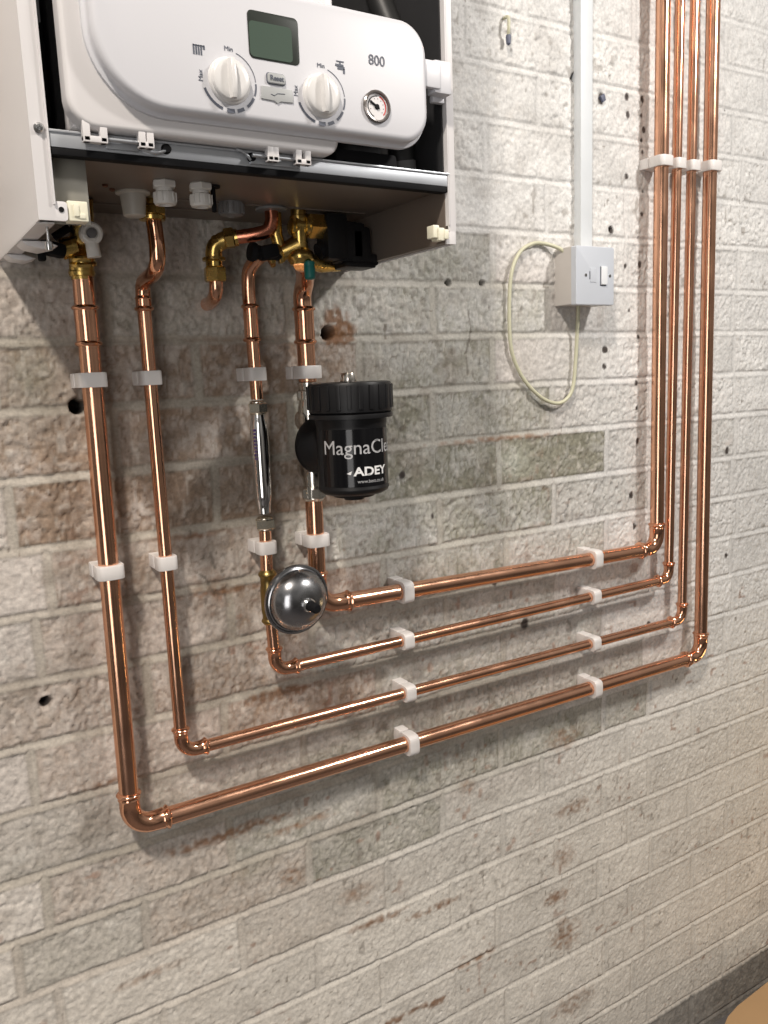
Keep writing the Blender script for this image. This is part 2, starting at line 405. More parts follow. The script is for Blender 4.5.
nx, nz = len(xs), len(zs)
co = np.stack([X, Y, Z], -1).reshape(-1, 3).astype(np.float32)
ii = np.arange(nz - 1)[:, None] * nx + np.arange(nx - 1)[None, :]
quads = np.stack([ii, ii + 1, ii + nx + 1, ii + nx], -1).reshape(-1, 4).astype(np.int32)
me = bpy.data.meshes.new('wall_back')
me.vertices.add(len(co)); me.vertices.foreach_set('co', co.ravel())
me.loops.add(quads.size); me.loops.foreach_set('vertex_index', quads.ravel())
me.polygons.add(len(quads)); me.polygons.foreach_set('loop_start', np.arange(0, quads.size, 4, dtype=np.int32))
me.polygons.foreach_set('use_smooth', np.ones(len(quads), bool))
me.update(calc_edges=True)
ca = me.color_attributes.new('paint', 'FLOAT_COLOR', 'POINT')
ca.data.foreach_set('color', np.concatenate([col.reshape(-1, 3), np.ones((len(co), 1))], 1).astype(np.float32).ravel())
wm = bpy.data.materials.new('painted_brick'); wm.use_nodes = True
nt = wm.node_tree; pb = nt.nodes['Principled BSDF']; pb.inputs['Roughness'].default_value = .62; pb.inputs['Specular IOR Level'].default_value = .3
at = nt.nodes.new('ShaderNodeAttribute'); at.attribute_name = 'paint'
tc = nt.nodes.new('ShaderNodeTexCoord')
ns = nt.nodes.new('ShaderNodeTexNoise'); ns.inputs['Scale'].default_value = 260; ns.inputs['Detail'].default_value = 4
nt.links.new(tc.outputs['Object'], ns.inputs['Vector'])
mr = nt.nodes.new('ShaderNodeMapRange'); mr.inputs['From Min'].default_value = .3; mr.inputs['From Max'].default_value = .7; mr.inputs['To Min'].default_value = .86; mr.inputs['To Max'].default_value = 1.14
nt.links.new(ns.outputs['Fac'], mr.inputs['Value'])
mx = nt.nodes.new('ShaderNodeMix'); mx.data_type = 'RGBA'; mx.blend_type = 'MULTIPLY'; mx.inputs[0].default_value = 1
nt.links.new(at.outputs['Color'], mx.inputs[6]); nt.links.new(mr.outputs[0], mx.inputs[7]); nt.links.new(mx.outputs[2], pb.inputs['Base Color'])
bu = nt.nodes.new('ShaderNodeBump'); bu.inputs['Strength'].default_value = .45; bu.inputs['Distance'].default_value = .0012
nt.links.new(ns.outputs['Fac'], bu.inputs['Height']); nt.links.new(bu.outputs[0], pb.inputs['Normal'])
me.materials.append(wm)
wall = bpy.data.objects.new('wall_back', me); COL.objects.link(wall); wall['kind'] = 'structure'

fl = MB(); fl.box((-2, -2.6, -1.33), (2.9, .05, -1.235), .0); tag(fl.build('floor', M['concrete']), kind='structure')

# ------------------------------------------------------------------ pipe fittings
YP = -.03
R22, R15 = .011, .0075
def bead(r, t, w=.0026, h=.0022):
    return [(r, t - w), (r + h * .75, t - w * .5), (r + h, t), (r + h * .75, t + w * .5), (r, t + w)]
def coupling(parent, c, axis, r, half):
    m = MB(); rr = r + .0011
    prof = [(r, -half - .001)] + bead(rr, -half + .001) + [(rr, -half * .4), (rr - .0003, 0), (rr, half * .4)] + bead(rr, half - .001) + [(r, half + .001)]
    m.lathe(prof, c, axis, 28); return m.build('coupling', M['fitting'], parent)
def elbow(parent, corner, d1, d2, r, leg):
    """90 degree soldered elbow: sockets along d1 and d2 from the corner"""
    corner = Vector(corner); d1 = Vector(d1).normalized(); d2 = Vector(d2).normalized(); rr = r + .0011
    rad = leg * .56; pts = []; rs = []
    def sock(d, s):
        L = [(leg + .001, r), (leg - .0005, rr + .0014), (leg - .002, rr + .0023), (leg - .0038, rr + .0012), (leg - .005, rr), (leg * .86, rr), (leg * .83, rr + .0008), (leg * .80, rr), (rad + .001, rr - .0003)]
        return [(corner + d * t, q) for t, q in (L if s else L[::-1])]
    a = sock(d1, True); b = sock(d2, False)
    arc = []
    c = corner + (d1 + d2) * rad
    for k in range(0, 11):
        t = k / 10 * PI / 2
        arc.append((c - d2 * rad * math.cos(t) - d1 * rad * math.sin(t), rr - .0003))
    seq = a + arc + b
    m = MB(); m.tube([q[0] for q in seq], [q[1] for q in seq], 28); return m.build('elbow', M['fitting'], parent)
def pipe_len(parent, a, b, r, name='pipe_length', m='copper'):
    q = MB(); a = Vector(a); b = Vector(b); n = 12
    q.tube([a + (b - a) * (i / n) for i in range(n + 1)], r, 32); return q.build(name, M[m], parent)

# run A: outermost, 22 mm
ZTOP = 1.10
A = thing('copper_pipe', 'thick outermost copper pipe: leftmost drop, lowest run and rightmost riser', 'pipe', (-.107, 0, -.404))
pipe_len(A, (-.1045, YP, .226), (-.1083, YP, -.365), R22)
coupling(A, (-.1051, YP, .168), (0, 0, 1), R22, .0195)
elbow(A, (-.1085, YP, -.4038), (0, 0, 1), (1, 0, -.0095), R22, .044)
pipe_len(A, (-.070, YP, -.4040), (.868, YP, -.4128), R22)
elbow(A, (.9046, YP, -.4133), (0, 0, 1), (-1, 0, .0095), R22, .042)
pipe_len(A, (.9044, YP, -.375), (.8935, YP, ZTOP), R22)
# run B: 15 mm
B = thing('copper_pipe', 'thin copper pipe, second drop from the left, third run down, second riser from the right', 'pipe', (-.042, 0, -.329))
pth = smooth_path([(-.0440, -.090, .276), (-.0425, -.090, .256), (-.0420, -.090, .240), (-.0420, -.086, .2270), (-.0422, -.072, .2190), (-.0425, -.052, .2160), (-.0428, -.036, .2130), (-.0430, YP, .204), (-.0432, YP, .184)], 7)
MBt = MB().tube(pth, [R15 + .0006] * len(pth), 28); MBt.build('pipe_bend', M['fitting'], B)
q = MB(); q.lathe([(R15, -.001)] + bead(R15 + .001, .002) + [(R15 + .001, .012)] + bead(R15 + .0008, .013, .0012, .001) + [(R15, .016)], (-.0433, YP, .184), (0, 0, 1), 28); q.build('collar', M['fitting'], B)
pipe_len(B, (-.0433, YP, .188), (-.0422, YP, -.300), R15)
elbow(B, (-.0421, YP, -.3293), (0, 0, 1), (1, 0, -.009), R15, .031)
pipe_len(B, (-.014, YP, -.3295), (.826, YP, -.3370), R15)
elbow(B, (.8522, YP, -.3373), (0, 0, 1), (-1, 0, .009), R15, .030)
pipe_len(B, (.8521, YP, -.309), (.8530, YP, ZTOP), R15)
# run C: 15 mm
Cc = thing('copper_pipe', 'thin copper pipe behind the steel dome, forming the second horizontal run from the top', 'pipe', (.082, 0, -.256))
pth = smooth_path([(.113, -.078, .248), (.101, -.068, .246), (.088, -.052, .243), (.0805, -.036, .230), (.0802, YP, .212), (.0802, YP, .19)], 7)
MB().tube(pth, R15 + .0004, 28).build('pipe_bend', M['copper'], Cc)
coupling(Cc, (.0806, YP, .1705), (0, 0, 1), R15, .0200)
pipe_len(Cc, (.0802, YP, .205), (.0822, YP, .082), R15)
pipe_len(Cc, (.0818, YP, -.07), (.0805, YP, -.130), R15)
q = MB(); q.lathe([(.0075, -.194), (.0088, -.194)] + bead(.0093, -.190, .003, .0018) + [(.0093, -.182), (.0102, -.178), (.0102, -.150), (.0092, -.142)] + bead(.0096, -.131, .0035, .002) + [(.0075, -.125)], (.0812, YP, 0), (0, 0, 1), 28)
q.tube([(.0812, YP, -.166), (.0812, -.062, -.166)], .0085, 24)
q.build('brass_tee', M['brassdark'], Cc)
pipe_len(Cc, (.0818, YP, -.185), (.0836, YP, -.230), R15)
elbow(Cc, (.0838, YP, -.2562), (0, 0, 1), (1, 0, -.002), R15, .031)
pipe_len(Cc, (.112, YP, -.2563), (.792, YP, -.2578), R15)
elbow(Cc, (.8160, YP, -.2578), (0, 0, 1), (-1, 0, .002), R15, .029)
pipe_len(Cc, (.8160, YP, -.231), (.8200, YP, ZTOP), R15)
# run D: 22 mm
D = thing('copper_pipe', 'thick copper pipe below the black filter, topmost run, leftmost riser on the right', 'pipe', (.149, 0, -.184))
q = MB(); pth = smooth_path([(.122, -.088, .232), (.134, -.070, .228), (.1465, -.045, .219), (.149, YP, .202), (.1495, YP, .178)], 7); q.tube(pth, [R22 - .001] * 5 + [R22] * (len(pth) - 5), 28); q.build('pipe_bend', M['copper'], D)
coupling(D, (.1499, YP, .1675), (0, 0, 1), R22, .0205)
pipe_len(D, (.1497, YP, .190), (.1503, YP, .100), R22)
pipe_len(D, (.1500, YP, -.045), (.1492, YP, -.148), R22)
elbow(D, (.1490, YP, -.1838), (0, 0, 1), (1, 0, -.026), R22, .045)
pipe_len(D, (.186, YP, -.1847), (.748, YP, -.1990), R22)
elbow(D, (.7846, YP, -.1996), (0, 0, 1), (-1, 0, .026), R22, .042)
pipe_len(D, (.7845, YP, -.162), (.7785, YP, ZTOP), R22)

# short discharge pipe that runs into the wall
DP = thing('discharge_pipe', 'short copper pipe under the boiler that turns down through a brass nut into the wall', 'pipe', (.03, 0, .19))
pth = smooth_path([(.0880, -.088, .288), (.0880, -.088, .276), (.0835, -.086, .266), (.070, -.080, .2615), (.050, -.070, .2590), (.040, -.065, .2565)], 6)
MB().tube(pth, R15, 28).build('pipe_bend', M['copper_dark'], DP)
q = MB(); q.tube(smooth_path([(.054, -.071, .2595), (.040, -.064, .2565), (.031, -.060, .249), (.030, -.058, .236), (.030, -.058, .226)], 6), .0092, 24)
q.hexa((.0505, -.070, .2592), (-.9, .4, -.12), .0115, .011); q.hexa((.036, -.0625, .2550), (-.8, .4, -.5), .0095, .006)
q.build('brass_elbow', M['brass'], DP)
q = MB(); q.lathe([(.008, .240), (.0125, .2385), (.0128, .2355), (.009, .234), (.009, .229)], (.030, -.058, 0), (0, 0, 1), 24); q.hexa((.030, -.058, .213), (0, 0, 1), .0125, .016, .0015, .35)
q.build('brass_nut', M['brass'], DP)
pth = smooth_path([(.030, -.058, .222), (.030, -.058, .208), (.0305, -.052, .199), (.033, -.036, .195), (.037, -.015, .194), (.039, .004, .194)], 6)
MB().tube(pth, R15, 28).build('pipe_tail', M['copper'], DP)

# ------------------------------------------------------------------ pipe clips
def clip(at, axis, r, label, group):
    """nylon clip; pipe axis 'z' or 'x'"""
    W = .0155; t = .0036; fr = YP - r - .0035
    root = MB(); n = 36; outer0 = []; inner0 = []
    for k in range(n):
        a = 2 * PI * k / n; cx, cy = math.cos(a), math.sin(a)
        s = (r + .0042)
        # rounded square outside, circle inside
        e = 4.2; L = (abs(cx) ** e + abs(cy) ** e) ** (-1 / e) * s
        outer0.append((cx * L, cy * L)); inner0.append((cx * (r + .0002), cy * (r + .0002)))
    def P(u, v, w):     # u across the pipe, v from the pipe centre (+ to the wall), w along the pipe
        if axis == 'z': return (at[0] + u, YP + v, at[1] + w)
        return (at[0] + w, YP + v, at[1] + u)
    h = W / 2; vs = []; fs = []
    loops = [[P(a, b, -h) for a, b in inner0], [P(a * .97, b * .97, -h) for a, b in outer0], [P(a, b, -h + .001) for a, b in outer0], [P(a, b, h - .001) for a, b in outer0], [P(a * .97, b * .97, h) for a, b in outer0], [P(a, b, h) for a, b in inner0]]
    root.rings(loops, closed=True)
    ub = r + .0042
    lo = P(-ub, r + .002, -h); hi = P(ub, -YP + .006, h)
    root.box([min(lo[i], hi[i]) for i in range(3)], [max(lo[i], hi[i]) for i in range(3)], .0012)
    o = root.build('pipe_clip', M['clip'], None, 30)
    tag(o, label, 'pipe clip', group); return o
G1 = 'white clips on the pipes under the boiler'
dr = ['thick outermost left drop pipe', 'second drop pipe from the left', 'drop pipe that carries the chrome tube', 'drop pipe of the black filter']
for (x, r, nm) in zip((-.1062, -.0432, .0816, .1502), (R22, R15, R15, R22), dr):
    clip((x, .1115), 'z', r, f'upper white clip on the {nm}', G1)
for (x, r, nm) in zip((-.1068, -.0427, .0813, .1496), (R22, R15, R15, R22), dr):
    clip((x, -.0972), 'z', r, f'lower white clip on the {nm}', G1)
for (zl, zr, r, nm) in ((-.1869, -.1962, R22, 'topmost horizontal pipe'), (-.2567, -.2575, R15, 'second horizontal pipe from the top'), (-.3321, -.3353, R15, 'third horizontal pipe from the top'), (-.4072, -.4106, R22, 'lowest horizontal pipe')):
    clip((.2790, zl), 'x', r, f'left-hand white clip on the {nm}', 'white clips on the horizontal pipes')
    clip((.6370, zr), 'x', r, f'right-hand white clip on the {nm}', 'white clips on the horizontal pipes')
for (x, z, r, nm) in ((.7812, .414, R22, 'leftmost tall riser pipe'), (.8185, .414, R15, 'second tall riser from the left'), (.8526, .414, R15, 'third tall riser from the left'), (.8985, .417, R22, 'rightmost tall riser pipe')):
    clip((x, z), 'z', r, f'white clip on the {nm}', 'white clips on the tall risers')

# ------------------------------------------------------------------ boiler
BX0, BX1, BF, BT = -.1805, .2245, -.240, .985       # outer sides, front plane, top
BO = thing('boiler', 'white wall-hung gas boiler with open front and control panel, top left', 'boiler', (.022, 0, .289))
ZS = .235
def side(x0, x1, sgn):
    """outer skin with a folded front flange"""
    m = MB(); t = .0012
    xo = x0 if sgn < 0 else x1
    a, b = (x0, x0 + .0015) if sgn < 0 else (x1 - .0015, x1)
    m.box((a, BF, ZS), (b, -.002, BT), .0004)
    if sgn < 0: m.box((x0, BF - .0006, ZS), (x0 + .0135, BF + .0012, BT), .0006); m.box((x0 + .0120, BF - .003, ZS + .012), (x0 + .0136, BF + .016, BT), .0005)
    else: m.box((x1 - .0095, BF - .0006, ZS + .012), (x1, BF + .0012, BT), .0006); m.box((x1 - .0098, BF - .002, ZS + .018), (x1 - .0082, BF + .018, BT), .0005)
    # bottom return
    if sgn < 0: m.box((x0, BF + .012, ZS - .0005), (x0 + .014, -.002, ZS + .0010), .0003)
    return m.build('side_panel', M['enamel'], BO)
sl = side(BX0, BX0 + .02, -1); sr = side(BX1 - .02, BX1, 1)
q = MB(); q.lathe([(0, -.0035), (.0025, -.003), (.0042, -.001), (.0042, 0)], (-.1735, BF - .0006, .3030), (0, 1, 0), 20); q.box((-.1758, BF - .0048, .3024), (-.1712, BF - .0036, .3036), .0002); q.box((-.1741, BF - .0048, .3007), (-.1729, BF - .0036, .3053), .0002)
q.build('screw', M['steel'], sl)
q = MB(); q.box((-.1665, BF + .002, .289), (.2150, -.001, .2915), .0004)
q.box((-.02, -.10, .2878), (.20, -.0985, .2892), .0003); q.box((-.16, -.055, .2878), (.06, -.0535, .2892), .0003)
q.build('bottom_tray', M['tray'], BO)
q = MB(); q.box((-.1685, BF - .001, .2905), (.2165, BF + .012, .3035), .0008); q.box((-.1685, BF - .0022, .3015), (.2165, BF + .0015, .3035), .0005)
rail = q.build('front_rail', M['galv'], BO)
q = MB(); q.box((-.1685, BF - .0005, .2850), (.2165, BF + .010, .2905), .0005); q.build('black_seal', M['blackmatte'], BO)
for sx, sz in ((-.0747, .2975), (.0015, .2980)):
    q = MB(); q.lathe([(0, -.0035), (.003, -.0035), (.0040, -.002), (.0042, 0)], (sx, BF - .001, sz), (0, 1, 0), 18); q.build('rail_screw', M['blackmatte'], rail)
# inside of the casing
q = MB(); q.box((-.167, -.012, .2915), (.2140, -.004, BT - .01), .0); q.box((-.167, -.20, .2915), (-.1655, -.004, BT - .01), 0); q.box((.2125, BF + .004, .3040), (.2140, -.004, BT - .01), 0)
q.build('inner_casing', M['darkin'], BO)
q = MB(); q.box((.2135, BF + .004, ZS + .0015), (.2228, -.003, .2888), .0003); q.build('shade_liner', M['tray'], sr)  # dark sheet added over the white panel's inner face to stand for shade
q = MB(); q.box((BX0, BF, BT - .002), (BX1, -.002, BT), .0005); q.build('top_panel', M['enamel'], BO)
q = MB(); q.box((-.16, -.20, .300), (.165, -.05, .40), .01); q.box((.09, -.235, .293), (.16, -.06, .318), .006); q.box((-.155, -.215, .31), (-.12, -.19, .50), .004)
q.build('inner_box', M['blackmatte'], BO)
hp = smooth_path([(.172, -.16, .62), (.178, -.175, .50), (.190, -.190, .44), (.1925, -.195, .40), (.188, -.195, .36), (.190, -.195, .32), (.193, -.19, .294)], 8)
hs = MB().tube(hp, .0135, 20).build('inner_hose', M['hose'], BO)
MB().tube([(.1900, -.192, .430), (.1920, -.1945, .412)], .0152, 24).build('hose_band', M['greyband'], hs)
MB().tube([(.1895, -.195, .322), (.1915, -.194, .308)], .0150, 24).build('hose_band', M['greyband'], hs)
# back cover of the control box
q = MB(); q.prism(rrect(-.1535, .3045, .0845, .60, [.022, .014, .006, .02]), -.236, -.2535, .004); cov = q.build('back_cover', M['cover'], BO)
q = MB(); q.box((-.148, -.236, .308), (.080, -.205, .59), .004); q.build('control_housing', M['cover'], BO)
def hook(x0, x1):
    m = MB(); zt, zb_ = .3120, .2940
    m.box((x0, -.2525, zb_), (x0 + .0058, -.2455, zt), .0008); m.box((x1 - .0058, -.2525, zb_), (x1, -.2455, zt), .0008); m.box((x0, -.2525, zb_), (x1, -.2455, zb_ + .005), .0012)
    return m.build('cover_hook', M['cover'], BO)
for h_ in ((-.1435, -.1245), (-.1000, -.0875), (.0125, .0235), (.0400, .0550)): hook(*h_)
for x0, x1 in ((-.1245, -.098), (.0, .0470)):
    q = MB(); q.box((x0, -.2435, .2925), (x1, BF - .0005, .3015), .0008); q.tube([(x0, -.2475, .2985), (x1, -.2475, .2985)], .0016, 10)
    if x0 < -.1: q.tube(smooth_path([(x1, -.2435, .2955), (x1 + .012, -.2440, .2930), (x1 + .022, -.2435, .2955)], 5), .0012, 8)
    else: q.tube(smooth_path([(x0, -.2435, .2955), (x0 - .006, -.2440, .3010), (x0 - .013, -.2435, .3030)], 5), .0012, 8)
    q.build('hinge_plate', M['galv'], rail)
# fascia
FY = -.2680
out = rrect(-.1340, .3205, .1745, .4265, [.058, .028, .028, .02], 12)
q = MB()
n = len(out); 
def off(d):
    o_ = []
    for i in range(n):
        a = Vector(out[i - 1]); c = Vector(out[(i + 1) % n]); t_ = (c - a).normalized(); o_.append(Vector(out[i]) + Vector((t_.y, -t_.x)) * d)
    return o_
R_ = []
for d_, y_ in ((.0040, -.2520), (.0042, -.2545), (.0036, -.2560), (.0012, -.2566), (.0000, -.2580), (.0002, -.2630), (-.0004, -.2652), (-.0018, -.2668), (-.0036, -.2677), (-.0055, FY)):
    R_.append([(p.x, y_, p.y) for p in off(d_)])
q.rings(R_)
fas = q.build('control_panel', M['fascia'], BO, 50)
q = MB(); q.box((.166, -.2600, .3750), (.1960, -.2525, .4000), .002); q.box((.190, -.258, .372), (.2100, -.2440, .4020), .002); q.box((.195, -.247, .367), (.2090, BF - .001, .373), .001); q.build('panel_arm', M['fascia'], BO)
# lcd
q = MB(); q.prism(rrect(-.0112, .3660, .0352, .4035, .0042), FY + .001, FY - .0006, .0003); s_ = q.build('display', M['lcd_dark'], fas)
q = MB(); q.prism(rrect(-.0105, .3672, .0285, .3950, .0035), FY, FY - .0010); s2 = q.build('display_glass', M['lcd'], fas)
# dials
def arc(m, cx, cz, r0, r1, a0, a1, y, th=.0003):
    k = max(2, int(abs(a1 - a0) / 6)); lo = []; hi = []
    for i in range(k + 1):
        a = math.radians(a0 + (a1 - a0) * i / k); lo.append((cx + r0 * math.cos(a), cz + r0 * math.sin(a))); hi.append((cx + r1 * math.cos(a), cz + r1 * math.sin(a)))
    pts = lo + hi[::-1]; m.add([(p[0], y - th, p[1]) for p in pts], [[i, i + 1, 2 * k + 1 - i - 1, 2 * k + 1 - i] for i in range(k)])
def put_text(m, txt, size, cx, cz, y, rot=0, bold=0, sy=1):
    vs, fs = text_mesh(txt, size, .0002, bold=bold); ca_, sa_ = math.cos(rot), math.sin(rot)
    m.smooth = False
    m.add([(cx + v.x * ca_ - v.y * sa_ * sy, y - v.z, cz + v.x * sa_ + v.y * ca_ * sy) for v in vs], fs); m.smooth = True
for nm, dx, dz in (('left', -.0305, .3450), ('right', .0548, .3446)):
    q = MB(); q.lathe([(.0184, .001), (.0184, -.0010), (.0176, -.0022), (.0168, -.0028), (.0162, -.0054), (.0150, -.0064), (.010, -.0066), (0, -.0066)], (dx, FY, dz), (0, 1, 0), 48)
    # grip ridge with hollowed cheeks
    prof = []
    for i in range(15):
        t = -1 + 2 * i / 14; zz = dz + t * .0152; hw = .0030 * (1 - .25 * abs(t))
        hgt = .0035 + .0022 * (1 - abs(t) ** 3)
        prof.append([(dx - hw * 1.25, FY - .0065, zz), (dx - hw * .8, FY - .0072 - hgt * .85, zz), (dx - hw * .25, FY - .0072 - hgt, zz), (dx + hw * .25, FY - .0072 - hgt, zz), (dx + hw * .8, FY - .0072 - hgt * .85, zz), (dx + hw * 1.25, FY - .0065, zz)])
    q.rings(prof); q.build('dial', M['knob'], fas)
    q = MB(); a0 = 72
    arc(q, dx, dz, .0232, .0239, 72, 5, FY)
    arc(q, dx, dz, .0228, .0243, 2, -22, FY); arc(q, dx, dz, .0224, .0246, -27, -51, FY); arc(q, dx, dz, .0219, .0248, -60, -76, FY); arc(q, dx, dz, .0215, .0248, -82, -99, FY); arc(q, dx, dz, .0222, .0244, -108, -160, FY)
    put_text(q, 'Min', .0052, dx + .001, dz + .0248, FY - .0002); put_text(q, 'Max', .0052, dx - .0245, dz + .001, FY - .0002, PI / 2)
    q.build('dial_marking', M['grey_print'], fas)
q = MB()
for i in range(4): q.box((-.0600 + i * .0021, FY - .0004, .3615), (-.0588 + i * .0021, FY, .3690), 0)
q.box((-.0600, FY - .0004, .3682), (-.0500, FY, .3688), 0); q.box((-.0515, FY - .0004, .366), (-.0500, FY, .3690), 0)
q.build('radiator_symbol', M['grey_print'], fas); q = MB(); q.box((.0705, FY - .0004, .3715), (.0785, FY, .3735), 0); q.box((.0725, FY - .0004, .3690), (.0795, FY, .3718), 0); q.box((.0745, FY - .0004, .3735), (.0758, FY, .3755), 0); q.box((.0715, FY - .0004, .3752), (.0790, FY, .3762), 0); q.box((.0780, FY - .0004, .3660), (.0797, FY, .3700), 0)
q.build('tap_symbol', M['grey_print'], fas)
q = MB(); put_text(q, '800', .0118, .1135, .3818, FY - .0002, 0, .00008, 1.05)
q.build('lettering', M['grey_print'], fas)
q = MB(); q.prism(rrect(.0030, .3475, .0205, .3570, .0025), FY + .001, FY - .0006, .0003); fr_ = q.build('button_frame', M['grey_print'], fas)
q = MB(); q.prism(rrect(.0038, .3482, .0197, .3563, .0020), FY, FY - .0022, .0006); q.build('reset_button', M['button'], fas)
q = MB(); put_text(q, 'Reset', .0056, .0118, .3522, FY - .0024, 0, .00012); q.build('button_lettering', M['grey_print'], fas)
q = MB(); q.prism([(-.0030, .3350), (.0090, .3345), (.0120, .3325), (.0150, .3345), (.0270, .3350), (.0265, .3453), (-.0020, .3453)], FY, FY - .0012, .0003); q.build('service_flap', M['button'], fas)
q = MB()
for a_, b_ in (((.006, .3395), (.009, .3385)), ((.009, .3385), (.012, .3405)), ((.012, .3405), (.019, .3410))): q.tube([(a_[0], FY - .0013, a_[1]), (b_[0], FY - .0013, b_[1])], .0003, 6)
q.build('flap_mark', M['grey_print'], fas)
# gauge
gx, gz = .1115, .3425
q = MB(); q.lathe([(.0142, .001), (.0142, -.0020), (.0132, -.0028), (.0118, -.0026), (.0112, .000)], (gx, FY, gz), (0, 1, 0), 40, False); q.build('gauge_bezel', M['gaugering'], fas)
q = MB(); q.lathe([(.0116, .000), (.0116, -.0006), (0, -.0006)], (gx, FY, gz), (0, 1, 0), 40); q.mi = 1
arc(q, gx, gz, .0088, .0100, 70, -45, FY - .0006, .0002); q.mi = 2; arc(q, gx, gz, .0088, .0096, 250, 85, FY - .0006, .0002)
q.box((gx - .0009, FY - .0016, gz - .003), (gx + .0009, FY - .0010, gz + .0085), .0002, Matrix.Rotation(-1.05, 3, 'Y'), (gx, FY - .0012, gz)); q.lathe([(.0024, 0), (.0022, -.0012), (0, -.0014)], (gx, FY - .0006, gz), (0, 1, 0), 16)
for a in range(-40, 230, 30): q.box((gx + .0070 * math.cos(math.radians(a)) - .0003, FY - .0009, gz + .0070 * math.sin(math.radians(a)) - .0003), (gx + .0070 * math.cos(math.radians(a)) + .0003, FY - .0007, gz + .0070 * math.sin(math.radians(a)) + .0003), 0)
q.build('pressure_gauge', [M['gauge'], M['red'], M['blackmatte']], fas)
for c_ in fas.children:
    c_.location = (.0050, 0, .0042)
# bottom corner brackets
q = MB(); q.box((-.1662, -.224, .2355), (-.1370, -.2225, .2900), .0006); q.box((-.1662, -.224, .2355), (-.1650, -.02, .2890), .0004); q.build('inner_bracket', M['innerpanel'], BO)
q = MB(); q.prism(rrect(-.1800, .2350, -.1580, .2500, [.001, .003, .003, .001]), BF + .0015, BF - .0005, .0003); tab = q.build('corner_tab', M['enamel'], BO)
q = MB(); q.lathe([(.0021, 0), (.0021, -.0008), (0, -.0008)], (-.1628, BF - .0003, .2437), (0, 1, 0), 16); q.build('tab_hole', M['blackmatte'], tab)
q = MB(); q.prism(rrect(-.1575, .2358, -.1418, .2515, .001), -.226, -.2385, .0008); q.box((-.1530, -.2400, .2395), (-.1490, -.2380, .2490), .0006); q.box((-.1490, -.2393, .2380), (-.1440, -.2380, .2420), .0006); q.build('cream_catch', M['cream'], BO)
q = MB(); q.lathe([(.0012, .016), (.0012, .004), (.0030, .0035), (.0034, 0), (.0028, -.003), (0, -.0035)], (-.1700, -.215, .219), (0, 0, 1), 16); q.build('levelling_screw', M['steel'], BO)
q = MB(); q.prism([(-.180, .2330), (-.160, .2338), (-.150, .2300), (-.163, .2265), (-.176, .2290)], -.12, -.15, .001); q.build('corner_guard', M['enamel'], BO)
q = MB(); q.prism([(-.180, .2340), (-.165, .2345), (-.154, .2310), (-.163, .2280), (-.176, .2300)], -.035, -.06, .001); q.build('corner_guard', M['enamel'], BO)
q = MB(); q.box((.2010, -.2425, .2375), (.2085, -.229, .2500), .001); q.box((.2075, -.2435, .2390), (.2130, -.228, .2485), .001); q.box((.1955, -.241, .2400), (.2030, -.229, .2525), .001); q.build('cream_catch', M['cream'], BO)
q = MB(); q.prism([(.2118, .2345), (.2235, .2345), (.2235, .2520), (.2165, .2520), (.2165, .2470), (.2118, .2440)], BF + .0015, BF - .0005, .0003); q.build('corner_tab', M['enamel'], BO)
# glands and plugs in the tray
def gland(x, y):
    m = MB(); m.hexa((x, y, .2825), (0, 0, 1), .0112, .0065, .001, .3); m.lathe([(.0078, .2825), (.0078, .2795), (.0098, .2785), (.0102, .2700), (.0094, .2680), (.0062, .2675), (.0055, .270), (0, .270)], (x, y, 0), (0, 0, 1), 28)
    for k in range(12):
        a = PI * k / 6; m.box((x + .0099 * math.cos(a) - .0008, y + .0099 * math.sin(a) - .0008, .270), (x + .0099 * math.cos(a) + .0008, y + .0099 * math.sin(a) + .0008, .2785), .0003)
    return m.build('cable_gland', M['gland'], BO)
gland(-.0550, -.168); gland(-.0210, -.170)
q = MB(); q.lathe([(.0165, .289), (.0165, .2875), (.0125, .2865), (.0118, .2790), (.0105, .2672), (.0085, .2660), (0, .2660)], (-.0685, -.112, 0), (0, 0, 1), 32); q.build('grommet', M['grommet'], BO)
q = MB(); q.lathe([(.0068, .289), (.0068, .2870), (.0022, .2865), (.0022, .2650), (0, .2645)], (-.0070, -.166, 0), (0, 0, 1), 20); q.build('black_stud', M['blackmatte'], BO)
q = MB(); q.lathe([(.0130, .289), (.0130, .2810), (.0118, .2760), (.0045, .2745), (.0035, .2735), (0, .2735)], (.0370, -.100, 0), (0, 0, 1), 28)
for k in range(14):
    a = 2 * PI * k / 14; q.box((.0370 + .0128 * math.cos(a) - .0009, -.100 + .0128 * math.sin(a) - .0009, .2775), (.0370 + .0128 * math.cos(a) + .0009, -.100 + .0128 * math.sin(a) + .0009, .2875), .0003)
kn = q.build('grey_cap', M['greyknob'], BO)
q = MB(); q.lathe([(.0165, .289), (.0175, .2875), (.0165, .2858), (.0090, .2855)], (.0870, -.090, 0), (0, 0, 1), 32); q.build('pipe_grommet', M['greyband'], BO)
for (x, y) in ((-.155, -.16), (-.131, -.14), (-.09, -.12), (-.100, -.135)):
    MB().lathe([(.0026, .289), (.0026, .2872), (.001, .2865), (0, .2865)], (x, y, 0), (0, 0, 1), 12).build('tray_screw', M['rust'], BO)

